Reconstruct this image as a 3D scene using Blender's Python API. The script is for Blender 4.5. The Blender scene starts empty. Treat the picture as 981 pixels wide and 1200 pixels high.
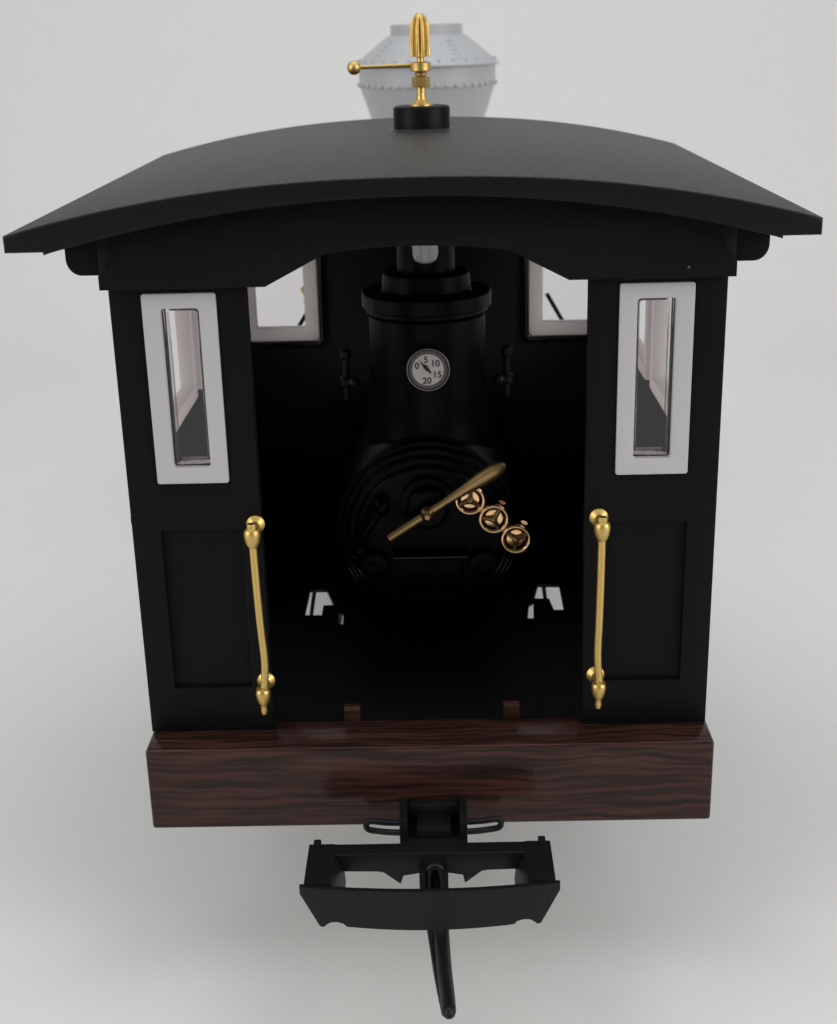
import bpy, bmesh, math, random
from mathutils import Vector, Matrix
random.seed(7)
S = 0.01            # every figure below is in centimetres
GZ = 5.5            # rear floor level of the cab above the table top
C = bpy.context.scene.collection
PI = math.pi

# ------------------------------------------------------------------ camera
sc = bpy.context.scene
cam_d = bpy.data.cameras.new('camera')
cam = bpy.data.objects.new('camera', cam_d)
C.objects.link(cam)
pit, yaw, rol = 0.3438, 0.0158, -0.0253
cam.matrix_world = (Matrix.Translation(Vector((0.304, -24.2065, 13.2155 + GZ)) * S)
                    @ Matrix.Rotation(yaw, 4, 'Z')
                    @ Matrix.Rotation(PI / 2 - pit, 4, 'X')
                    @ Matrix.Rotation(rol, 4, 'Z'))
cam_d.sensor_fit = 'VERTICAL'
cam_d.sensor_height = 36.0
cam_d.lens = 1605.23 / 1200.0 * 36.0
cam_d.clip_start = 0.005
cam_d.clip_end = 50
cam_d.dof.use_dof = True
cam_d.dof.focus_distance = 25.5 * S
cam_d.dof.aperture_fstop = 42
sc.camera = cam
sc.cycles.transparent_max_bounces = 48
sc.cycles.max_bounces = 16

# ------------------------------------------------------------------ world, lamps, exposure
w = bpy.data.worlds.new('World')
sc.world = w
w.use_nodes = True
w.node_tree.nodes['Background'].inputs[0].default_value = (0.96, 0.97, 1.0, 1)
w.node_tree.nodes['Background'].inputs[1].default_value = 0.17


def area(name, loc, target, sx, sy, power, col=(1, 1, 1), shape='RECTANGLE'):
    d = bpy.data.lights.new(name, 'AREA')
    d.shape = shape
    d.size, d.size_y = sx * S, sy * S
    d.energy = power
    d.color = col
    o = bpy.data.objects.new(name, d)
    C.objects.link(o)
    o.location = Vector(loc) * S
    o.rotation_euler = (Vector(target) - Vector(loc)).to_track_quat('-Z', 'Y').to_euler()
    return o


area('softbox_overhead', (0, 10, 96), (0, 10, 0), 150, 110, 6.5, (0.975, 0.99, 1), 'ELLIPSE')
area('softbox_left', (-90, -46, 46), (0, 6, 0), 74, 64, 6.0, (1, 0.97, 0.925), 'ELLIPSE')
area('softbox_right', (90, -46, 46), (0, 6, 0), 74, 64, 7.2, (1, 0.975, 0.94), 'ELLIPSE')

sc.view_settings.view_transform = 'Standard'
sc.view_settings.look = 'None'
sc.view_settings.exposure = 0.0
sc.view_settings.gamma = 1.0


# ------------------------------------------------------------------ materials
def mat(name):
    m = bpy.data.materials.new(name)
    m.use_nodes = True
    return m, m.node_tree.nodes, m.node_tree.links, m.node_tree.nodes['Principled BSDF']


def plastic(name, col, rough, var=0.08, bump=0.1, scale=900, spec=0.5, metallic=0.0, colvar=0.15, coat=0):
    m, n, l, b = mat(name)
    tc = n.new('ShaderNodeTexCoord')
    nz = n.new('ShaderNodeTexNoise')
    nz.inputs['Scale'].default_value = 60
    nz.inputs['Detail'].default_value = 5
    l.new(tc.outputs['Object'], nz.inputs['Vector'])
    mr = n.new('ShaderNodeMapRange')
    mr.inputs[3].default_value = rough - var
    mr.inputs[4].default_value = rough + var
    l.new(nz.outputs['Fac'], mr.inputs[0])
    l.new(mr.outputs[0], b.inputs['Roughness'])
    mx = n.new('ShaderNodeMix')
    mx.data_type = 'RGBA'
    mx.inputs[6].default_value = tuple(c * (1 - colvar) for c in col) + (1,)
    mx.inputs[7].default_value = tuple(min(1, c * (1 + colvar)) for c in col) + (1,)
    l.new(nz.outputs['Fac'], mx.inputs[0])
    l.new(mx.outputs[2], b.inputs['Base Color'])
    b.inputs['Metallic'].default_value = metallic
    b.inputs['Specular IOR Level'].default_value = spec
    b.inputs['Coat Weight'].default_value = coat
    b.inputs['Coat Roughness'].default_value = 0.08
    if bump:
        n2 = n.new('ShaderNodeTexNoise')
        n2.inputs['Scale'].default_value = scale
        n2.inputs['Detail'].default_value = 3
        l.new(tc.outputs['Object'], n2.inputs['Vector'])
        bp = n.new('ShaderNodeBump')
        bp.inputs['Strength'].default_value = bump
        bp.inputs['Distance'].default_value = 0.0003
        l.new(n2.outputs['Fac'], bp.inputs['Height'])
        l.new(bp.outputs[0], b.inputs['Normal'])
    return m


def roof_material():
    m, n, l, b = mat('dusty_black_roof')
    tc = n.new('ShaderNodeTexCoord')
    nz = n.new('ShaderNodeTexNoise')
    nz.inputs['Scale'].default_value = 1900
    nz.inputs['Detail'].default_value = 2
    l.new(tc.outputs['Object'], nz.inputs['Vector'])
    cr = n.new('ShaderNodeValToRGB')
    e = cr.color_ramp.elements
    e[0].position, e[0].color = 0.38, (0.010, 0.010, 0.0105, 1)
    e[1].position, e[1].color = 0.68, (0.058, 0.058, 0.057, 1)
    l.new(nz.outputs['Fac'], cr.inputs[0])
    vo = n.new('ShaderNodeTexVoronoi')
    vo.inputs['Scale'].default_value = 95
    l.new(tc.outputs['Object'], vo.inputs['Vector'])
    lt = n.new('ShaderNodeMath')
    lt.operation = 'LESS_THAN'
    lt.inputs[1].default_value = 0.035
    l.new(vo.outputs['Distance'], lt.inputs[0])
    sp = n.new('ShaderNodeTexNoise')
    sp.inputs['Scale'].default_value = 28
    l.new(tc.outputs['Object'], sp.inputs['Vector'])
    gt = n.new('ShaderNodeMath')
    gt.operation = 'GREATER_THAN'
    gt.inputs[1].default_value = 0.56
    l.new(sp.outputs['Fac'], gt.inputs[0])
    mu = n.new('ShaderNodeMath')
    mu.operation = 'MULTIPLY'
    l.new(lt.outputs[0], mu.inputs[0])
    l.new(gt.outputs[0], mu.inputs[1])
    mx = n.new('ShaderNodeMix')
    mx.data_type = 'RGBA'
    mx.inputs[7].default_value = (0.22, 0.22, 0.21, 1)
    l.new(mu.outputs[0], mx.inputs[0])
    l.new(cr.outputs[0], mx.inputs[6])
    # a ring of pale grains round the whistle foot
    vs = n.new('ShaderNodeVectorMath')
    vs.operation = 'DISTANCE'
    fl = n.new('ShaderNodeMapping')
    fl.inputs['Scale'].default_value = (1, 1, 0)
    l.new(tc.outputs['Object'], fl.inputs['Vector'])
    l.new(fl.outputs[0], vs.inputs[0])
    vs.inputs[1].default_value = (0.08 * S, 10.0 * S, 0)
    near = n.new('ShaderNodeMath')
    near.operation = 'LESS_THAN'
    near.inputs[1].default_value = 0.80 * S
    l.new(vs.outputs['Value'], near.inputs[0])
    gn = n.new('ShaderNodeTexNoise')
    gn.inputs['Scale'].default_value = 2200
    l.new(tc.outputs['Object'], gn.inputs['Vector'])
    gg = n.new('ShaderNodeMath')
    gg.operation = 'GREATER_THAN'
    gg.inputs[1].default_value = 0.54
    l.new(gn.outputs['Fac'], gg.inputs[0])
    gm = n.new('ShaderNodeMath')
    gm.operation = 'MULTIPLY'
    l.new(near.outputs[0], gm.inputs[0])
    l.new(gg.outputs[0], gm.inputs[1])
    gx = n.new('ShaderNodeMath')
    gx.operation = 'MAXIMUM'
    l.new(gm.outputs[0], gx.inputs[0])
    l.new(mu.outputs[0], gx.inputs[1])
    l.new(gx.outputs[0], mx.inputs[0])
    # dust speckle on upward faces; paler top and darker edge are painted light
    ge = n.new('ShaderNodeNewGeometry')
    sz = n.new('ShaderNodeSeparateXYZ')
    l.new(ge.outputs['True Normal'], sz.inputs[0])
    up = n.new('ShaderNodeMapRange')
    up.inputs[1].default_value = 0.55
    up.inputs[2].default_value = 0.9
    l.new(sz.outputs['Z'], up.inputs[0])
    lit_dust = n.new('ShaderNodeMix')
    lit_dust.data_type = 'RGBA'
    lit_dust.inputs[6].default_value = (0.005, 0.005, 0.0055, 1)
    l.new(up.outputs[0], lit_dust.inputs[0])
    l.new(mx.outputs[2], lit_dust.inputs[7])
    l.new(lit_dust.outputs[2], b.inputs['Base Color'])
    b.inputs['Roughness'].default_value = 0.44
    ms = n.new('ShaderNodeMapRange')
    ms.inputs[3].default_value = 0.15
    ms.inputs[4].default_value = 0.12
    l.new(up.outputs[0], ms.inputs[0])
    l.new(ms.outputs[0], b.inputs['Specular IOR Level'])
    bp = n.new('ShaderNodeBump')
    bp.inputs['Strength'].default_value = 0.3
    bp.inputs['Distance'].default_value = 0.0002
    l.new(nz.outputs['Fac'], bp.inputs['Height'])
    l.new(bp.outputs[0], b.inputs['Normal'])
    return m


def wood_material():
    m, n, l, b = mat('printed_dark_wood')
    tc = n.new('ShaderNodeTexCoord')
    mp = n.new('ShaderNodeMapping')
    mp.inputs['Scale'].default_value = (100, 100, 100)
    l.new(tc.outputs['Object'], mp.inputs['Vector'])
    # slow wandering of the grain
    wn = n.new('ShaderNodeTexNoise')
    wn.inputs['Scale'].default_value = 0.55
    wn.inputs['Detail'].default_value = 2
    l.new(mp.outputs[0], wn.inputs['Vector'])
    sx = n.new('ShaderNodeSeparateXYZ')
    l.new(mp.outputs[0], sx.inputs[0])
    ad = n.new('ShaderNodeMath')
    ad.operation = 'MULTIPLY_ADD'
    ad.inputs[1].default_value = 0.42
    l.new(wn.outputs['Fac'], ad.inputs[0])
    ad2 = n.new('ShaderNodeMath')
    ad2.operation = 'ADD'
    l.new(sx.outputs['Z'], ad2.inputs[0])
    l.new(sx.outputs['Y'], ad2.inputs[1])
    l.new(ad2.outputs[0], ad.inputs[2])
    cb = n.new('ShaderNodeCombineXYZ')
    mulx = n.new('ShaderNodeMath')
    mulx.operation = 'MULTIPLY'
    mulx.inputs[1].default_value = 0.04
    l.new(sx.outputs['X'], mulx.inputs[0])
    l.new(mulx.outputs[0], cb.inputs['X'])
    l.new(ad.outputs[0], cb.inputs['Z'])
    g = n.new('ShaderNodeTexNoise')
    g.inputs['Scale'].default_value = 9.5
    g.inputs['Detail'].default_value = 3.5
    g.inputs['Roughness'].default_value = 0.55
    l.new(cb.outputs[0], g.inputs['Vector'])
    cr = n.new('ShaderNodeValToRGB')
    e = cr.color_ramp.elements
    e[0].position, e[0].color = 0.34, (0.0115, 0.0064, 0.0058, 1)
    e[1].position, e[1].color = 0.60, (0.050, 0.0205, 0.0155, 1)
    x = cr.color_ramp.elements.new(0.46)
    x.color = (0.022, 0.0105, 0.0085, 1)
    l.new(g.outputs['Fac'], cr.inputs[0])
    l.new(cr.outputs[0], b.inputs['Base Color'])
    b.inputs['Roughness'].default_value = 0.2
    b.inputs['Specular IOR Level'].default_value = 0.22
    bp = n.new('ShaderNodeBump')
    bp.inputs['Strength'].default_value = 0.015
    bp.inputs['Distance'].default_value = 0.0002
    l.new(g.outputs['Fac'], bp.inputs['Height'])
    l.new(bp.outputs[0], b.inputs['Normal'])
    return m


def glass_material():
    m, n, l, b = mat('clear_plastic_glazing')
    out = n['Material Output']
    tr = n.new('ShaderNodeBsdfTransparent')
    tr.inputs[0].default_value = (0.96, 0.95, 0.955, 1)
    gl = n.new('ShaderNodeBsdfGlossy')
    gl.inputs['Roughness'].default_value = 0.03
    tc = n.new('ShaderNodeTexCoord')
    mp = n.new('ShaderNodeMapping')
    mp.inputs['Scale'].default_value = (500, 500, 60)
    l.new(tc.outputs['Object'], mp.inputs['Vector'])
    rp = n.new('ShaderNodeTexNoise')
    rp.inputs['Scale'].default_value = 1.0
    l.new(mp.outputs[0], rp.inputs['Vector'])
    bp = n.new('ShaderNodeBump')
    bp.inputs['Strength'].default_value = 0.25
    bp.inputs['Distance'].default_value = 0.0004
    l.new(rp.outputs['Fac'], bp.inputs['Height'])
    l.new(bp.outputs[0], gl.inputs['Normal'])
    fr = n.new('ShaderNodeFresnel')
    l.new(bp.outputs[0], fr.inputs['Normal'])
    fr.inputs[0].default_value = 1.49
    mx = n.new('ShaderNodeMixShader')
    l.new(fr.outputs[0], mx.inputs[0])
    l.new(tr.outputs[0], mx.inputs[1])
    l.new(gl.outputs[0], mx.inputs[2])
    l.new(mx.outputs[0], out.inputs[0])
    return m


def bulb_material():
    m, n, l, b = mat('clear_bulb')
    b.inputs['Base Color'].default_value = (0.9, 0.91, 0.92, 1)
    b.inputs['Roughness'].default_value = 0.08
    b.inputs['Transmission Weight'].default_value = 0.35
    nz = n.new('ShaderNodeTexNoise')
    nz.inputs['Scale'].default_value = 500
    mr = n.new('ShaderNodeMapRange')
    mr.inputs[3].default_value = 0.04
    mr.inputs[4].default_value = 0.2
    l.new(nz.outputs['Fac'], mr.inputs[0])
    l.new(mr.outputs[0], b.inputs['Roughness'])
    return m


M_BLACK = plastic('satin_black_plastic', (0.0040, 0.0040, 0.0044), 0.47, 0.06, 0.10, 1400, 0.10)
def add_lint(m):
    n, l = m.node_tree.nodes, m.node_tree.links
    b = n['Principled BSDF']
    src = b.inputs['Base Color'].links[0].from_socket
    tc = n.new('ShaderNodeTexCoord')
    vo = n.new('ShaderNodeTexVoronoi')
    vo.inputs['Scale'].default_value = 70
    l.new(tc.outputs['Object'], vo.inputs['Vector'])
    lt = n.new('ShaderNodeMath')
    lt.operation = 'LESS_THAN'
    lt.inputs[1].default_value = 0.016
    l.new(vo.outputs['Distance'], lt.inputs[0])
    mx = n.new('ShaderNodeMix')
    mx.data_type = 'RGBA'
    mx.inputs[7].default_value = (0.10, 0.10, 0.095, 1)
    l.new(lt.outputs[0], mx.inputs[0])
    l.new(src, mx.inputs[6])
    l.new(mx.outputs[2], b.inputs['Base Color'])


add_lint(M_BLACK)
M_INNER = plastic('black_cab_interior', (0.003, 0.003, 0.0031), 0.5, 0.06, 0.08, 1200, 0.2)
M_IRON = plastic('black_boiler_plastic', (0.0013, 0.0014, 0.0017), 0.40, 0.06, 0.08, 1200, 0.11)
M_COUP = plastic('matt_black_coupler', (0.0075, 0.008, 0.0088), 0.40, 0.08, 0.15, 700, 0.2)
M_FRAME = plastic('pale_grey_window_paint', (0.43, 0.42, 0.44), 0.5, 0.05, 0.05, 900, 0.4, colvar=0.03)
M_FRAMET = plastic('translucent_white_frame', (0.82, 0.77, 0.77), 0.45, 0.05, 0.05, 900, 0.4, colvar=0.03)
_n, _l = M_FRAMET.node_tree.nodes, M_FRAMET.node_tree.links
_t = _n.new('ShaderNodeBsdfTranslucent')
_t.inputs[0].default_value = (0.97, 0.92, 0.925, 1)
_m = _n.new('ShaderNodeMixShader')
_m.inputs[0].default_value = 0.72
_l.new(_n['Principled BSDF'].outputs[0], _m.inputs[1])
_l.new(_t.outputs[0], _m.inputs[2])
_l.new(_m.outputs[0], _n['Material Output'].inputs[0])
M_BRASS_SHADED = plastic('shaded_brass', (0.46, 0.31, 0.135), 0.38, 0.06, 0.12, 1300, metallic=1.0, colvar=0.2)  # darker copy of the brass: shade inside the cab put into its colour
M_GASKET = plastic('glossy_black_gasket', (0.004, 0.004, 0.004), 0.2, 0.05, 0.05, 900, 0.5)
M_STACK = plastic('pale_grey_stack_paint', (0.375, 0.388, 0.405), 0.45, 0.05, 0.05, 900, 0.5, colvar=0.03)
M_BRASS = plastic('brass', (0.61, 0.43, 0.145), 0.45, 0.10, 0.40, 600, metallic=1.0, colvar=0.12)
M_COPPER = plastic('polished_copper_gold', (1.0, 0.63, 0.34), 0.15, 0.04, 0.0, metallic=1.0, colvar=0.08)
M_STEEL = plastic('grey_metal', (0.45, 0.46, 0.47), 0.3, 0.05, 0.05, metallic=1.0)
M_DIAL = plastic('gauge_dial', (0.72, 0.66, 0.66), 0.6, 0.03, 0.0, colvar=0.03)
M_DIALRING = plastic('gauge_ring', (0.14, 0.12, 0.122), 0.5, 0.03, 0.0, colvar=0.05)
M_INK = plastic('dial_ink', (0.02, 0.014, 0.014), 0.6, 0.03, 0.0)
M_BEZEL = plastic('gauge_bezel', (0.50, 0.49, 0.48), 0.3, 0.03, 0.0, metallic=0.6)
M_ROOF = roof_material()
M_WOOD = wood_material()
M_GLASS = glass_material()
M_BULB = bulb_material()
M_PAPER = plastic('white_backdrop_paper', (0.70, 0.70, 0.695), 0.75, 0.05, 0.06, 500, 0.25, colvar=0.02)


# ------------------------------------------------------------------ helpers
def link(name, bm, m, parent=None, sharp=35, smooth=True):
    bmesh.ops.remove_doubles(bm, verts=bm.verts, dist=1e-5)
    bmesh.ops.recalc_face_normals(bm, faces=bm.faces)
    me = bpy.data.meshes.new(name)
    bm.to_mesh(me)
    bm.free()
    me.transform(Matrix.Scale(S, 4))
    if smooth:
        for p in me.polygons:
            p.use_smooth = True
        me.set_sharp_from_angle(angle=math.radians(sharp))
    me.materials.append(m)
    o = bpy.data.objects.new(name, me)
    C.objects.link(o)
    if parent:
        o.parent = parent
    return o


def box(bm, x0, x1, y0, y1, z0, z1, bev=0.0, seg=2):
    r = bmesh.ops.create_cube(bm, size=1)
    vs = r['verts']
    for v in vs:
        v.co = Vector(((x0 + x1) / 2 + v.co.x * (x1 - x0), (y0 + y1) / 2 + v.co.y * (y1 - y0), (z0 + z1) / 2 + v.co.z * (z1 - z0)))
    if bev:
        es = list({e for v in vs for e in v.link_edges})
        bmesh.ops.bevel(bm, geom=es, offset=bev, segments=seg, profile=0.5, affect='EDGES')
    return bm


def merge(bm, src):
    me = bpy.data.meshes.new('tmp')
    src.to_mesh(me)
    src.free()
    bm.from_mesh(me)
    bpy.data.meshes.remove(me)
    return bm


def plate(outer, holes, t0, t1, axis='y', bev=0.0, res=2):
    """a flat board with holes: outline in the plane across `axis`, thickness t0..t1"""
    cu = bpy.data.curves.new('tmp', 'CURVE')
    cu.dimensions = '2D'
    cu.fill_mode = 'BOTH'
    for poly in [outer] + list(holes):
        sp = cu.splines.new('POLY')
        sp.points.add(len(poly) - 1)
        for p, (a, b) in zip(sp.points, poly):
            p.co = (a, b, 0, 1)
        sp.use_cyclic_u = True
    h = abs(t1 - t0) / 2
    cu.extrude = h - bev
    cu.bevel_depth = bev
    cu.bevel_resolution = res
    cu.offset = -bev
    o = bpy.data.objects.new('tmp', cu)
    C.objects.link(o)
    dg = bpy.context.evaluated_depsgraph_get()
    me = bpy.data.meshes.new_from_object(o.evaluated_get(dg))
    bpy.data.objects.remove(o)
    bpy.data.curves.remove(cu)
    mid = (t0 + t1) / 2
    for v in me.vertices:
        a, b, c = v.co
        if axis == 'y':
            v.co = (a, mid + c, b)
        elif axis == 'x':
            v.co = (mid + c, a, b)
        else:
            v.co = (a, b, mid + c)
    bm = bmesh.new()
    bm.from_mesh(me)
    bpy.data.meshes.remove(me)
    bmesh.ops.remove_doubles(bm, verts=bm.verts, dist=1e-4)
    return bm


def rrect(x0, x1, z0, z1, r=0.1, n=4):
    pts = []
    for cx, cz, a in ((x1 - r, z1 - r, 0), (x0 + r, z1 - r, 90), (x0 + r, z0 + r, 180), (x1 - r, z0 + r, 270)):
        for k in range(n + 1):
            t = math.radians(a + 90 * k / n)
            pts.append((cx + r * math.cos(t), cz + r * math.sin(t)))
    return pts


def frame_to(d):
    return Vector(d).normalized().to_track_quat('Z', 'Y').to_matrix()


def lathe(bm, prof, org=(0, 0, 0), d=(0, 0, 1), n=40, lobes=None, cap=True):
    """profile of (radius, height) turned about direction d"""
    R = frame_to(d)
    if tuple(d) == (0, 0, 1):
        R = Matrix.Identity(3)
    org = Vector(org)
    rings = []
    for r, h in prof:
        ring = []
        for k in range(n):
            a = 2 * PI * k / n
            rr = max(r, 1e-4)
            if lobes and h >= lobes[1] and h <= lobes[2]:
                rr *= 1 - lobes[3] * (0.5 - 0.5 * math.cos(lobes[0] * a)) ** 2.5
            ring.append(bm.verts.new(org + R @ Vector((rr * math.cos(a), rr * math.sin(a), h))))
        rings.append(ring)
    for a, b in zip(rings, rings[1:]):
        for k in range(n):
            bm.faces.new((a[k], a[(k + 1) % n], b[(k + 1) % n], b[k]))
    if cap:
        bm.faces.new(rings[0][::-1])
        bm.faces.new(rings[-1])
    return bm


def tube(bm, pts, r, n=12, flat=1.0, updir=(0, 0, 1), caps=True):
    pts = [Vector(p) for p in pts]
    if not isinstance(r, (list, tuple)):
        r = [r] * len(pts)
    rings = []
    prev = None
    for i, p in enumerate(pts):
        t = (pts[min(i + 1, len(pts) - 1)] - pts[max(i - 1, 0)]).normalized()
        if prev is None:
            u = Vector(updir)
            if abs(u.dot(t)) > 0.95:
                u = Vector((1, 0, 0))
            s = t.cross(u).normalized()
        else:
            s = (prev - t * prev.dot(t)).normalized()
        prev = s
        q = s.cross(t)
        rings.append([bm.verts.new(p + s * (r[i] * math.cos(2 * PI * k / n)) + q * (r[i] * flat * math.sin(2 * PI * k / n))) for k in range(n)])
    for a, b in zip(rings, rings[1:]):
        for k in range(n):
            bm.faces.new((a[k], a[(k + 1) % n], b[(k + 1) % n], b[k]))
    if caps:
        bm.faces.new(rings[0][::-1])
        bm.faces.new(rings[-1])
    return bm


def torus(bm, c, d, R0, r, n=36, m=10):
    R = frame_to(d)
    c = Vector(c)
    g = []
    for i in range(n):
        a = 2 * PI * i / n
        g.append([bm.verts.new(c + R @ Vector(((R0 + r * math.cos(2 * PI * j / m)) * math.cos(a), (R0 + r * math.cos(2 * PI * j / m)) * math.sin(a), r * math.sin(2 * PI * j / m)))) for j in range(m)])
    for i in range(n):
        for j in range(m):
            bm.faces.new((g[i][j], g[(i + 1) % n][j], g[(i + 1) % n][(j + 1) % m], g[i][(j + 1) % m]))
    return bm


def ball(bm, c, r, sz=(1, 1, 1), seg=20):
    res = bmesh.ops.create_uvsphere(bm, u_segments=seg, v_segments=seg // 2, radius=r)
    for v in res['verts']:
        v.co = Vector(c) + Vector((v.co.x * sz[0], v.co.y * sz[1], v.co.z * sz[2]))
    return bm


def smooth_path(pts, n=8):
    P = [Vector(p) for p in pts]
    out = []
    for i in range(len(P) - 1):
        p0, p1, p2, p3 = P[max(i - 1, 0)], P[i], P[i + 1], P[min(i + 2, len(P) - 1)]
        for k in range(n):
            t = k / n
            out.append(0.5 * ((2 * p1) + (p2 - p0) * t + (2 * p0 - 5 * p1 + 4 * p2 - p3) * t * t + (3 * p1 - p0 - 3 * p2 + p3) * t ** 3))
    out.append(P[-1])
    return out


NB = bmesh.new

# ------------------------------------------------------------------ setting: a paper sweep
bm = NB()
prof = [(-160, 0), (52, 0)]
for k in range(1, 19):
    a = math.radians(90 * k / 18)
    prof.append((52 + 48 * math.sin(a), 48 - 48 * math.cos(a)))
prof.append((100, 140))
cols = [[bm.verts.new((x, y, z)) for y, z in prof] for x in (-170, 170)]
for i in range(len(prof) - 1):
    bm.faces.new((cols[0][i], cols[1][i], cols[1][i + 1], cols[0][i + 1]))
sweep = link('backdrop', bm, M_PAPER, sharp=60)
sweep['kind'] = 'structure'

# ------------------------------------------------------------------ the locomotive
loco = bpy.data.objects.new('model_locomotive', None)
C.objects.link(loco)
loco.location = (0, 0, GZ * S)
loco['label'] = 'black model steam locomotive, its open cab end with brass handrails and brown buffer beam'
loco['category'] = 'model locomotive'


def roof_z(x):
    return 10.80 - 0.83 * (abs(x) / 6.88) ** 2.25


# ---- cab body: rear panels, front wall, side walls (one moulding)
bodies, sides = {}, {}
for s in (-1, 1):
    bm = NB()
    win = rrect(3.58, 4.93, 5.20, 8.79, 0.06)
    pan = [(3.44, 0.95), (4.96, 0.95), (4.96, 4.26), (3.44, 4.26)]
    out = [(3.05, 0.004), (5.5, 0.004), (5.5, 10.05), (3.05, 10.3)]
    fl = lambda L: [(s * a, b) for a, b in L]
    merge(bm, plate(fl(out), [fl(win), fl(pan)], 0.0, 0.30, 'y', 0.018))
    merge(bm, plate(fl([(3.40, 0.91), (5.0, 0.91), (5.0, 4.30), (3.40, 4.30)]), [], 0.12, 0.24, 'y', 0.0))
    bodies[s] = link('rear_panel', bm, M_BLACK, loco)

zt = 10.0
for s in (-1, 1):
    bm = NB()
    w1 = rrect(1.7 if s < 0 else 1.3, 6.3, 5.2, 8.75, 0.08)
    w2 = rrect(6.9, 11.6, 5.2, 8.75, 0.08)
    merge(bm, plate([(0.305, 0.004), (12.4, 0.004), (12.4, zt), (0.305, zt)], [w1, w2], s * 5.47, s * 5.28, 'x', 0.01))
    box(bm, s * 5.475, s * 5.505, 0.05, 12.6, 4.42, 4.54, 0.01)
    sides[s] = link('side_wall', bm, M_INNER, loco)

bm = NB()
holes = [rrect(s * 3.86 - 1.02, s * 3.86 + 1.02, 5.14, 8.75, 0.12) for s in (-1, 1)]
merge(bm, plate([(-5.5, -2.2), (5.5, -2.2), (5.5, 9.9), (-5.5, 9.9)], holes, 12.405, 12.7, 'y', 0.015))
frontw = link('front_wall', bm, M_INNER, loco)

# ---- window frames and panes
for s in (-1, 1):
    g = plate(rrect(s * 4.255 - 0.665, s * 4.255 + 0.665, 5.215, 8.775, 0.045),
              [rrect(s * 4.25 - 0.345, s * 4.25 + 0.345, 5.53, 8.50, 0.06)], -0.055, 0.2, 'y', 0.013)
    f = link('window_frame', g, M_FRAME, bodies[s])
    # thick clear insert with a lip round its edge
    g = NB()
    merge(g, plate(rrect(s * 4.25 - 0.34, s * 4.25 + 0.34, 5.535, 8.495, 0.06), [], 0.075, 0.13, 'y', 0.012))
    merge(g, plate(rrect(s * 4.25 - 0.338, s * 4.25 + 0.338, 5.537, 8.493, 0.06),
                   [rrect(s * 4.25 - 0.275, s * 4.25 + 0.275, 5.60, 8.43, 0.05)], 0.131, 0.42, 'y', 0.01))
    link('window_pane', g, M_GLASS, bodies[s])
    # front wall window: frame with a black gasket on the wall
    g = plate(rrect(s * 3.86 - 1.01, s * 3.86 + 1.01, 5.15, 8.74, 0.1),
              [rrect(s * 3.86 - 0.66, s * 3.86 + 0.66, 5.50, 8.45, 0.04)], 12.30, 12.62, 'y', 0.02)
    link('window_frame', g, M_FRAMET, frontw)
    g = plate(rrect(s * 3.86 - 1.16, s * 3.86 + 1.16, 4.98, 8.9, 0.22),
              [rrect(s * 3.86 - 1.02, s * 3.86 + 1.02, 5.14, 8.75, 0.1)], 12.24, 12.40, 'y', 0.05, 3)
    link('window_gasket', g, M_GASKET, frontw)
    g = plate(rrect(s * 3.86 - 0.655, s * 3.86 + 0.655, 5.505, 8.445, 0.04), [], 12.50, 12.54, 'y', 0.0)
    link('window_pane', g, M_GLASS, frontw)
    for a, b in ((1.7 if s < 0 else 1.3, 6.3), (6.9, 11.6)):
        g = NB()
        merge(g, plate(rrect(a + 0.01, b - 0.01, 5.21, 8.74, 0.08), [rrect(a + 0.33, b - 0.33, 5.53, 8.42, 0.06)], s * 5.17, s * 5.50, 'x', 0.02))
        link('window_frame', g, M_FRAMET, sides[s])

# ---- arched header board over the doorway
N = 24
top = [(5.29 - 10.58 * k / N, roof_z(5.29 - 10.58 * k / N) - 0.36) for k in range(N + 1)]
arch = [(-2.66, 8.905)]
for k in range(11):
    x = -1.62 + 3.24 * k / 10
    arch.append((x, 9.44 + 0.12 * (1 - (x / 1.62) ** 2)))
arch.append((2.66, 8.905))
outl = [(-5.57, 8.905)] + arch + [(5.57, 8.905), (5.57, 9.16), (5.34, 9.34), (5.30, 9.42)] + top + [(-5.30, 9.42), (-5.34, 9.34), (-5.57, 9.16)]
bm = plate(outl, [], -0.34, -0.02, 'y', 0.015)
hdr = link('header_board', bm, M_BLACK, loco)
for s in (-1, 1):
    link('corner_block', box(NB(), *sorted((s * 5.20, s * 5.585)), -0.15, -0.018, 9.12, 9.95, 0.015), M_INNER, hdr)

# ---- roof
n = 48
topl = [(-6.9 + 13.8 * k / n) for k in range(n + 1)]
ol = [(x, roof_z(x)) for x in topl]
und = []
for k in range(n + 1):
    x = 6.12 - 12.24 * k / n
    und.append((x, 10.46 - 0.79 * (abs(x) / 6.12) ** 2.0))
ol = ol + [(6.9, 9.68), (6.25, 9.68), (6.25, 9.63)] + und + [(-6.25, 9.63), (-6.25, 9.68), (-6.9, 9.68)]
bm = plate(ol, [], -0.96, 14.0, 'y', 0.05, 3)
for v in bm.verts:
    v.co.x -= 0.07 * min(1, abs(v.co.x) / 6.5)
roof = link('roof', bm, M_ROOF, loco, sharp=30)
for s in (-1, 1):
    bm = plate([(s * 5.50, 9.85), (s * 5.50, 9.13)] + [(s * (5.90 + 0.27 * math.sin(math.radians(q))), 9.42 - 0.29 * math.cos(math.radians(q))) for q in range(0, 91, 10)] + [(s * 6.17, 9.80)],
               [], -0.10, 12.35, 'y', 0.02)
    link('eave_rail', bm, M_BLACK, roof)

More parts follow.
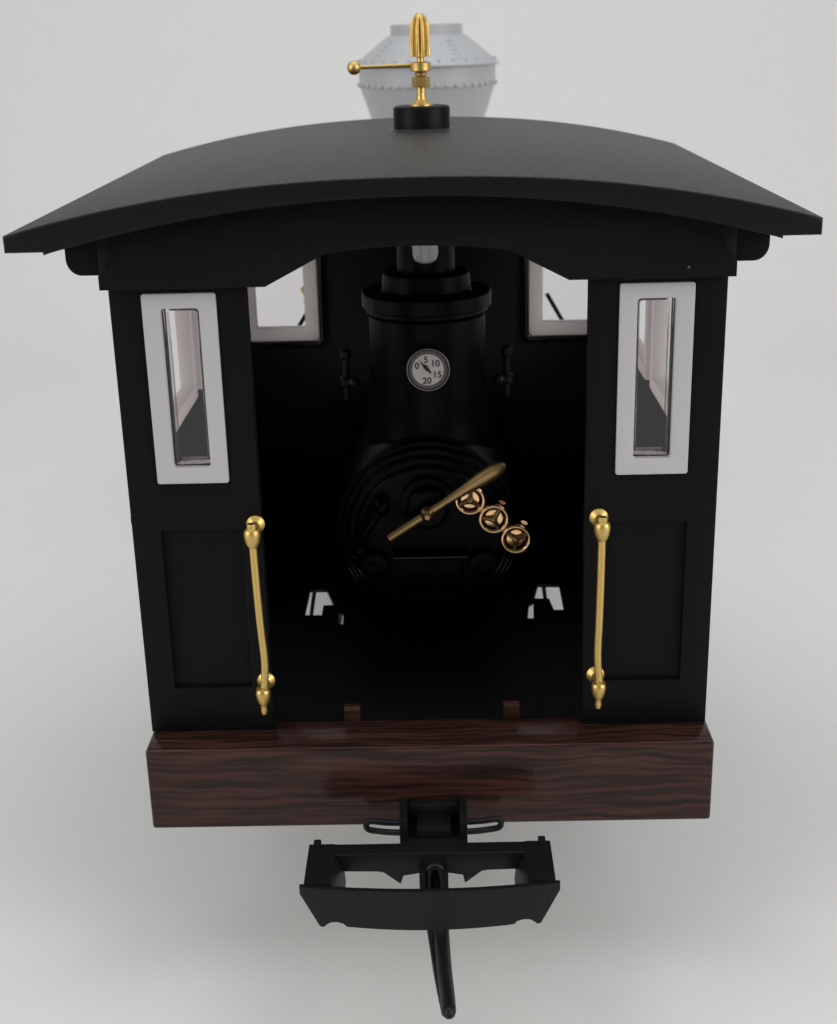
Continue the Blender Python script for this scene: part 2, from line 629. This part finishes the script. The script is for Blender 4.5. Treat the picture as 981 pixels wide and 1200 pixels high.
# ---- whistle
WX, WY = 0.08, 10.0
wh = lathe(NB(), [(0.68, 10.70), (0.68, 11.26), (0.655, 11.30), (0.60, 11.32), (0.0, 11.32)], (WX, WY, 0), n=48)
wh = link('whistle', wh, M_BLACK, loco)
bm = lathe(NB(), [(0.29, 11.31), (0.285, 11.345), (0.20, 11.39), (0.125, 11.46), (0.105, 11.56), (0.115, 11.70), (0.10, 11.78), (0.10, 11.98),
                  (0.14, 12.0), (0.15, 12.06), (0.11, 12.09), (0.11, 12.14)], (WX, WY, 0), n=32)
link('valve_stem', bm, M_BRASS, wh)
bm = lathe(NB(), [(0.19, 11.74), (0.215, 11.76), (0.215, 11.96), (0.19, 11.98)], (WX, WY, 0), n=6)
link('hex_nut', bm, M_BRASS, wh, sharp=20)
bm = lathe(NB(), [(0.2, 12.10), (0.245, 12.12), (0.245, 12.29), (0.2, 12.31), (0.09, 12.315), (0.08, 12.44)], (WX, WY, 0), n=32)
link('collar', bm, M_BRASS, wh)
bm = lathe(NB(), [(0.1, 12.42), (0.235, 12.43), (0.24, 12.46), (0.24, 12.75), (0.232, 13.08), (0.205, 13.2), (0.155, 13.31), (0.10, 13.36), (0.07, 13.40), (0.0, 13.405)],
           (WX, WY, 0), n=120, lobes=(10, 12.435, 13.25, 0.34))
link('chime', bm, M_BRASS, wh, sharp=50)
bm = tube(NB(), [(WX - 0.2, WY, 12.235), (WX - 0.8, WY - 0.02, 12.23), (WX - 1.5, WY - 0.04, 12.22)], [0.05, 0.046, 0.046], 14)
ball(bm, (WX - 1.58, WY - 0.04, 12.215), 0.165)
link('whistle_lever', bm, M_BRASS, wh)

# ---- smokestack
prof = [(1.15, 4.2), (1.2, 6.4), (1.3, 7.6), (2.05, 10.0), (2.40, 11.05), (2.43, 11.06), (2.43, 11.74), (2.56, 11.75), (2.58, 11.80), (2.54, 11.84),
        (1.42, 12.72), (1.32, 12.76), (1.27, 12.78), (1.27, 13.12), (1.15, 13.12), (1.15, 11.5), (0.0, 11.5)]
SX, SY = 0.2, 27.0
st = link('smokestack', lathe(NB(), prof, (SX, SY, 0), n=72), M_STACK, loco, sharp=25)
bm = NB()
for k in range(44):
    a = 2 * PI * k / 44
    ball(bm, (SX + 2.43 * math.cos(a), SY + 2.45 * math.sin(a), 11.13), 0.085, seg=8)
for k in range(30):
    a = 2 * PI * (k + .3) / 30
    ball(bm, (SX + 2.42 * math.cos(a), SY + 2.42 * math.sin(a), 11.95), 0.055, seg=8)
for a0 in (math.radians(-62), math.radians(-140), math.radians(60)):
    for da in (-0.035, 0.035):
        for t in (0.12, 0.3, 0.48, 0.66, 0.84):
            r = 2.45 + (1.45 - 2.45) * t
            ball(bm, (SX + r * math.cos(a0 + da), SY + r * math.sin(a0 + da), 11.9 + (12.7 - 11.9) * t), 0.05, seg=8)
link('rivets', bm, M_STACK, st)

# ---- buffer beam
bm = box(NB(), -5.5, 5.54, -0.775, 0.36, -1.75, 0.0, 0.065, 3)
beam = link('buffer_beam', bm, M_WOOD, loco)
for x in (-1.52, 1.68):
    bm = box(NB(), x - 0.165, x + 0.165, 0.30, 0.44, -0.02, 0.34, 0.03)
    link('beam_tab', bm, M_WOOD, beam)
bm = ball(NB(), (2.05, -0.775, -0.62), 0.05, (1, 0.4, 1), 10)
link('beam_pin', bm, M_WOOD, beam)

# ---- handrails
for s, x, bow in ((-1, -3.15, 0.045), (1, 3.30, -0.02)):
    y = -0.58
    pts = smooth_path([(x, y, 4.38), (x + bow * .2, y, 3.6), (x + bow * .8, y, 2.6), (x + bow * 1.6, y, 1.75), (x + 0.02, y, 1.1)], 8)
    rail = link('handrail', tube(NB(), pts, 0.072, 14), M_BRASS, loco)
    for z, up in ((4.37, True), (1.10, False)):
        g = lathe(NB(), [(0.175, 0.0), (0.175, 0.05), (0.14, 0.09), (0.09, 0.13), (0.085, 0.5)], (x, -0.002, z + 0.01), (0, -1, 0), 28)
        link('rosette', g, M_BRASS, rail)
        g = NB()
        if up:
            lathe(g, [(0.08, -0.25), (0.095, -0.22), (0.13, -0.14), (0.152, -0.02), (0.152, 0.05), (0.135, 0.09), (0.115, 0.12), (0.09, 0.135), (0.09, 0.20), (0.075, 0.22), (0.0, 0.222)], (x, y, z), n=28)
        else:
            lathe(g, [(0.0, -0.44), (0.045, -0.43), (0.062, -0.37), (0.058, -0.31), (0.062, -0.23), (0.085, -0.2), (0.10, -0.18), (0.128, -0.08), (0.14, 0.01), (0.135, 0.07), (0.115, 0.10), (0.125, 0.13), (0.09, 0.15)], (x, y, z), n=28)
        link('rail_knob', g, M_BRASS, rail)

# ---- cab floor with the two openings beside the firebox
hl = [[(-2.94, 5.62), (-2.53, 5.60), (-2.53, 6.18), (-2.28, 6.20), (-2.52, 7.19), (-2.93, 7.20)],
      [(-2.15, 5.85), (-2.01, 5.72), (-1.99, 5.04), (-2.11, 5.10)],
      [(2.73, 7.25), (3.25, 7.22), (3.23, 5.65), (2.99, 5.66), (2.93, 6.33), (2.57, 6.36)],
      [(2.54, 6.20), (2.42, 6.02), (2.33, 5.20), (2.47, 5.19)]]
bm = plate([(-5.277, 0.37), (5.277, 0.37), (5.277, 12.39), (-5.277, 12.39)], hl, -0.10, -0.012, 'z', 0.0)
floor = link('cab_floor', bm, M_INNER, loco)

# ---- boiler with backhead
BX, BZ = 0.05, 2.22
bm = lathe(NB(), [(0.0, -0.10), (1.62, -0.10), (1.66, -0.06), (1.68, 0.05), (1.80, 0.06), (1.84, 0.12), (1.85, 0.24), (1.95, 0.25), (1.98, 0.30), (2.0, 0.42),
                  (2.08, 0.43), (2.11, 0.48), (2.13, 0.9), (2.13, 23.5), (0.0, 23.5)], (BX, 4.9, BZ), (0, 1, 0), 80)
boiler = link('boiler', bm, M_IRON, loco, sharp=30)
bm = NB()
box(bm, -0.75, 0.93, 4.42, 4.82, 1.84, 1.90, 0.012)
box(bm, -0.62, 0.82, 4.70, 4.82, 0.85, 1.80, 0.03)
for k in range(4):
    box(bm, -0.02 + 0.13 * k, 0.03 + 0.13 * k, 4.60, 4.69, 1.18, 1.72, 0.01)
fd = link('firebox_door', bm, M_IRON, boiler)
link('door_ledge', box(NB(), -0.76, 0.94, 4.36, 4.42, 1.85, 1.915, 0.015), M_GASKET, fd)
for x in (-1.18, 1.28):
    bm = lathe(NB(), [(0.0, 0.0), (0.13, 0.0), (0.14, 0.06), (0.30, 0.08), (0.33, 0.12), (0.33, 0.4)], (x, 4.45, 1.62), (0, 1, 0), 28)
    link('washout_plug', bm, M_IRON, boiler)
bm = lathe(NB(), [(0.0, 0.0), (0.40, 0.0), (0.46, 0.05), (0.46, 0.3), (0.6, 0.32), (0.6, 0.6)], (0.05, 4.28, 3.07), (0, 1, 0), 36)
link('throttle_boss', bm, M_IRON, boiler)
bm = tube(NB(), smooth_path([(-1.55, 4.75, 1.6), (-1.5, 4.5, 2.2), (-1.2, 4.45, 2.75), (-0.95, 4.6, 3.1)], 6), 0.13, 12)
for p in ((-1.5, 4.5, 2.05), (-0.98, 4.55, 3.05)):
    ball(bm, p, 0.2)
link('water_pipe', bm, M_IRON, boiler)
for s in (-1, 1):
    bm = NB()
    lathe(bm, [(0.07, 5.0), (0.07, 5.3), (0.15, 5.35), (0.15, 5.5), (0.08, 5.55), (0.08, 5.95), (0.13, 6.0), (0.13, 6.15), (0.05, 6.2)], (0.08 + s * 1.85, 6.6, 0), n=20)
    ball(bm, (0.08 + s * 1.66, 6.35, 5.45), 0.14)
    link('side_valve', bm, M_INNER, boiler)

# ---- throttle lever
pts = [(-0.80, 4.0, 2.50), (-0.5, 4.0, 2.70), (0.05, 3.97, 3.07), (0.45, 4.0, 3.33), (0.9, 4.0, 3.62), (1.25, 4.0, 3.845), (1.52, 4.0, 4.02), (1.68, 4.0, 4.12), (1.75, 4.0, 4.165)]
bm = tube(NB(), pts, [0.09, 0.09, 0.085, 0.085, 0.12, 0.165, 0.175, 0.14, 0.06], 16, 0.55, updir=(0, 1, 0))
lev = link('throttle_lever', bm, M_BRASS_SHADED, loco)
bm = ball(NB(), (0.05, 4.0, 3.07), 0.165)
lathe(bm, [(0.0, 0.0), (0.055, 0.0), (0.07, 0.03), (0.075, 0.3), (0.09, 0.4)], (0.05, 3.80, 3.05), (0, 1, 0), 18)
link('lever_hub', bm, M_BRASS_SHADED, lev)

# ---- three valve wheels
wheel0 = None


def make_wheel():
    d = Vector((0, -1, 0.01)).normalized()
    rim = NB()
    torus(rim, (0, 0, 0), d, 0.30, 0.052, 40, 12)
    # shallow cup behind the rim
    lathe(rim, [(0.31, 0.0), (0.325, -0.10), (0.315, -0.12), (0.29, -0.1), (0.285, 0.0)], (0, 0, 0), tuple(d), 36, cap=False)
    lathe(rim, [(0.215, -0.16), (0.212, -0.07), (0.195, -0.055), (0.10, -0.045), (0.0, -0.042)], (0, 0, 0), tuple(d), 36)
    o = link('valve_wheel', rim, M_COPPER, loco)
    sp = NB()
    R = frame_to(d)
    for k in range(3):
        a = math.radians(90 + 120 * k)
        tube(sp, [R @ Vector((0.03 * math.cos(a), 0.03 * math.sin(a), 0.03)), R @ Vector((0.17 * math.cos(a), 0.17 * math.sin(a), -0.0)), R @ Vector((0.3 * math.cos(a), 0.3 * math.sin(a), -0.01))],
             [0.06, 0.045, 0.045], 10)
    ball(sp, (R @ Vector((0, 0, 0.02))), 0.085, seg=14)
    link('wheel_spokes', sp, M_BRASS_SHADED, o)  # spokes share the wheel's metal; their dark reflection is put into the colour
    stem = NB()
    lathe(stem, [(0.06, -0.19), (0.06, -0.3), (0.15, -0.32), (0.15, -0.42), (0.07, -0.44), (0.07, -0.75)], (0, 0, 0), tuple(d), 18)
    tube(stem, [(0.08, 0.30, 0.0), (0.16, 0.22, 0.22), (0.20, 0.2, 0.32)], [0.07, 0.09, 0.08], 10)
    link('valve_stem', stem, M_COPPER, o)
    return o


for i, (x, z, rot) in enumerate(((1.0, 3.22, 0.1), (1.52, 2.77, 0.6), (2.01, 2.28, 1.15))):
    if i == 0:
        wheel0 = o = make_wheel()
    else:
        o = wheel0.copy()
        C.objects.link(o)
        for ch in list(wheel0.children):
            c = ch.copy()
            C.objects.link(c)
            c.parent = o
    o.location = Vector((x, 4.40, z)) * S
    for c in o.children:
        if c.name.startswith('wheel_spokes'):
            c.rotation_euler = (0, rot, 0)

# ---- steam dome in the cab, its pipe and bulb
DX, DY = 0.12, 7.0
bm = lathe(NB(), [(1.5, 3.6), (1.42, 4.15), (1.36, 4.4), (1.335, 4.8), (1.335, 6.9), (1.40, 7.0), (1.40, 7.08), (1.48, 7.12), (1.49, 7.42), (1.46, 7.45), (1.05, 7.46), (1.02, 7.5), (0.99, 7.85), (0.95, 7.88),
                  (0.66, 7.89), (0.64, 9.9), (0.0, 9.9)], (DX, DY, 0), n=64)
dome = link('steam_dome', bm, M_IRON, loco, sharp=30)
bm = lathe(NB(), [(0.0, 0.0), (0.16, 0.02), (0.24, 0.07), (0.275, 0.16), (0.285, 0.25), (0.285, 0.75), (0.3, 0.78), (0.3, 0.85)], (DX, DY - 0.95, 8.20), n=32)
link('bulb', bm, M_BULB, dome)
bm = lathe(NB(), [(0.34, 8.9), (0.34, 9.85), (0.0, 9.85)], (DX, DY - 0.95, 0), n=32)
link('bulb_holder', bm, M_IRON, dome)

# ---- pressure gauge
GX, GY, GZZ = 0.13, 5.42, 5.945
bm = lathe(NB(), [(0.47, 0.5), (0.47, 0.02), (0.455, 0.0), (0.44, 0.0), (0.43, 0.02), (0.43, 0.03), (0.0, 0.031)], (GX, GY, GZZ), (0, 1, 0), 56)
gau = link('pressure_gauge', bm, M_IRON, loco)
bm = torus(NB(), (GX, GY - 0.002, GZZ), (0, -1, 0), 0.468, 0.013, 64, 8)
link('bezel', bm, M_BEZEL, gau)
bm = lathe(NB(), [(0.0, 0.0), (0.432, 0.0), (0.432, 0.006)], (GX, GY + 0.012, GZZ), (0, 1, 0), 56)
link('dial_rim', bm, M_DIALRING, gau)
bm = lathe(NB(), [(0.0, 0.0), (0.352, 0.0), (0.352, 0.005)], (GX - 0.005, GY + 0.006, GZZ), (0, 1, 0), 56)
link('dial', bm, M_DIAL, gau)


def numeral(txt, x, z, h):
    cu = bpy.data.curves.new('tmp', 'FONT')
    cu.body = txt
    cu.size = h / 0.69
    cu.align_x = 'CENTER'
    cu.align_y = 'CENTER'
    cu.extrude = 0.001
    cu.offset = 0.004
    o = bpy.data.objects.new('tmp', cu)
    C.objects.link(o)
    me = bpy.data.meshes.new_from_object(o.evaluated_get(bpy.context.evaluated_depsgraph_get()))
    bpy.data.objects.remove(o)
    bpy.data.curves.remove(cu)
    g = NB()
    g.from_mesh(me)
    bpy.data.meshes.remove(me)
    xs = [v.co.x for v in g.verts]
    ys = [v.co.y for v in g.verts]
    mx, my = (min(xs) + max(xs)) / 2, (min(ys) + max(ys)) / 2
    for v in g.verts:
        a, b, c = v.co
        v.co = (x + a - mx, GY + 0.003 - c, z + b - my)
    me2 = link('numeral', g, M_INK, gau, smooth=False)
    return me2


k = 0.478 / 245
for t, px, py in (('0', 297, 370), ('5', 398, 303), ('10', 513, 345), ('15', 533, 473), ('20', 407, 540)):
    numeral(t, GX + (px - 423) * k, GZZ - (py - 418) * k * 1.03, 0.140)
nd = [(320, 305), (372, 352), (410, 368), (432, 405), (462, 452), (450, 452), (444, 470), (436, 446), (402, 428), (372, 398), (357, 362)]
bm = plate([(GX + (a - 423) * k, GZZ - (b - 418) * k * 1.03) for a, b in nd], [], GY - 0.006, GY + 0.000, 'y', 0)
link('needle', bm, M_INK, gau, smooth=False)

# ---- coupler
bm = NB()
box(bm, -0.57, 0.73, -1.90, -0.9, -1.72, -1.56, 0.02)
box(bm, -0.57, -0.42, -1.62, -0.78, -1.555, -1.10, 0.02)
box(bm, 0.58, 0.73, -1.62, -0.78, -1.555, -1.10, 0.02)
box(bm, -0.415, 0.575, -1.0, -0.78, -1.555, -1.16, 0.02)
box(bm, -0.25, 0.42, -1.55, -1.02, -1.555, -1.34, 0.03)
coup = link('coupler', bm, M_COUP, loco)


def plate_y(x, y0, amp):
    return y0 + amp * (x / 2.35) ** 2


# loop: front bow, side arms, back bar
bm = NB()
pl = [(-2.36, -1.48)]
pl = [(-2.36 + 4.72 * q / 20, -1.48) for q in range(21)]
low = [(2.36, -1.62), (2.02, -2.28), (1.95, -2.30), (1.90, -2.25), (1.82, -2.19), (1.70, -2.17), (1.58, -2.20), (1.52, -2.26)]
low2 = [(1.52 - 3.04 * q / 16, -2.26 - 0.04 * (1 - (1 - q / 8) ** 2)) for q in range(1, 16)]
pl = pl + low + low2 + [(-a, b) for a, b in low[::-1]]
g = plate(pl, [], -0.06, 0.06, 'y', 0.015)
bmesh.ops.triangulate(g, faces=[f for f in g.faces if len(f.verts) > 4])
for q in range(-9, 10):
    geom = g.verts[:] + g.edges[:] + g.faces[:]
    bmesh.ops.bisect_plane(g, geom=geom, plane_co=(q * 0.24, 0, 0), plane_no=(1, 0, 0))
for v in g.verts:
    v.co.y += -3.33 + 0.20 * (v.co.x / 2.35) ** 2
merge(bm, g)
for s in (-1, 1):
    # side arms taper down like the front bow
    arm = [(-3.08, -1.485), (-1.80, -1.485), (-1.80, -1.85), (-2.2, -2.05), (-3.08, -2.05)]
    g = plate(arm, [], s * 2.30, s * 1.80, 'x', 0.02)
    for v in g.verts:
        v.co.x += -s * 0.38 * (-1.48 - v.co.z)
    merge(bm, g)
    box(bm, *sorted((s * 2.06, s * 2.2)), -1.9, -1.74, -1.6, -1.41, 0.02)
bk = [(-1.95, -1.49), (1.95, -1.49), (1.95, -1.86), (1.1, -1.88), (0.98, -1.90), (0.66, -2.16), (0.62, -1.98), (0.35, -1.93), (0.28, -2.0), (-0.12, -2.0),
      (-0.2, -1.93), (-0.5, -1.98), (-0.56, -2.16), (-0.88, -1.90), (-1.0, -1.88), (-1.95, -1.86)]
merge(bm, plate(bk, [], -2.16, -1.80, 'y', 0.02))
link('coupler_loop', bm, M_COUP, coup)
# hook
bm = NB()
hp = smooth_path([(0.11, -2.1, -1.95), (0.14, -2.22, -2.25), (0.17, -2.42, -2.66), (0.20, -2.9, -2.92), (0.24, -3.7, -2.97), (0.29, -4.5, -2.93), (0.31, -4.95, -2.90)], 6)
rr = [0.175 - 0.05 * q / len(hp) for q in range(len(hp) - 3)] + [0.12, 0.10, 0.05]
tube(bm, hp, rr, 14, 1.0)
hp2 = [p + Vector((-0.23 + 0.18 * q / 25, 0.0, -0.07)) for q, p in enumerate(hp[9:34])]
tube(bm, hp2, 0.075, 10)
link('coupler_hook', bm, M_COUP, coup)
bm = NB()
tube(bm, smooth_path([(-0.03, -2.36, -2.3), (-0.03, -2.36, -1.80), (0.02, -2.36, -1.67), (0.10, -2.36, -1.63), (0.18, -2.36, -1.67), (0.23, -2.36, -1.80), (0.23, -2.36, -2.3)], 5), 0.065, 10)
for x in (-0.14, 0.29):
    box(bm, x - 0.055, x + 0.055, -2.55, -2.25, -2.35, -1.72, 0.01)
link('hook_pivot', bm, M_COUP, coup)
for s in (-1, 1):
    x0 = 0.08
    p = [(x0 + s * 0.55, -1.25, -1.40), (x0 + s * 0.95, -1.22, -1.40), (x0 + s * 1.22, -1.2, -1.38), (x0 + s * 1.31, -1.2, -1.45), (x0 + s * 1.27, -1.2, -1.56), (x0 + s * 1.1, -1.22, -1.59), (x0 + s * 0.85, -1.3, -1.57), (x0 + s * 0.6, -1.35, -1.55)]
    link('spring_wire', tube(NB(), smooth_path(p, 5), 0.062, 10), M_COUP, coup)

# ---- running gear and front end, hidden from this side of the cab
bm = NB()
box(bm, -1.75, 1.75, 0.6, 29.5, -2.6, -0.35, 0.05)
frame = link('chassis', bm, M_IRON, loco)
for y in (6.6, 13.6):
    for s in (-1, 1):
        g = NB()
        torus(g, (s * 2.25, y, -3.6), (1, 0, 0), 1.72, 0.16, 40, 10)
        for q in range(8):
            a = 2 * PI * q / 8
            tube(g, [(s * 2.25, y, -3.6), (s * 2.25, y + 1.7 * math.cos(a), -3.6 + 1.7 * math.sin(a))], 0.1, 8)
        lathe(g, [(0.35, -0.2), (0.35, 0.2)], (s * 2.25, y, -3.6), (1, 0, 0), 20)
        link('driving_wheel', g, M_IRON, frame)
for s in (-1, 1):
    g = box(NB(), *sorted((s * 2.68, s * 2.80)), 6.4, 21.0, -3.85, -3.45, 0.03)
    link('side_rod', g, M_STEEL, frame)
    g = lathe(NB(), [(0.0, 0), (1.0, 0), (1.05, 0.05), (1.05, 3.4), (1.0, 3.45), (0.0, 3.45)], (s * 3.7, 22.5, -1.7), (0, 1, 0), 36)
    link('cylinder', g, M_IRON, frame)
    g = box(NB(), *sorted((s * 2.2, s * 5.2)), 12.75, 27.5, -0.30, -0.12, 0.03)
    link('running_board', g, M_BLACK, frame)
    g = tube(NB(), [(s * 3.45, 14.0, 5.95), (s * 4.05, 14.1, 4.9), (s * 4.4, 14.2, 3.9)] if s > 0 else [(-3.18, 14.0, 5.75), (-3.6, 14.0, 5.1), (-4.3, 14.0, 3.9)], 0.06, 10)
    link('grab_rod', g, M_COUP, loco)
    g = tube(NB(), [(s * 2.98, 7.3, -0.9), (s * 3.04, 9.6, -0.9), (s * 3.1, 12.0, -1.2)], 0.055, 10)
    link('brake_rod', g, M_STEEL, frame)
g = box(NB(), -5.2, 5.2, 29.6, 30.6, -1.7, 0.0, 0.06)
link('pilot_beam', g, M_WOOD, loco)
g = lathe(NB(), [(0.0, 0.0), (0.06, 0.0), (0.09, 0.12), (0.05, 0.24), (0.1, 0.3), (0.16, 0.42), (0.1, 0.52), (0.0, 0.54)], (-3.29, 14.0, 5.80), n=20)
link('oil_cup', g, M_BRASS, loco)
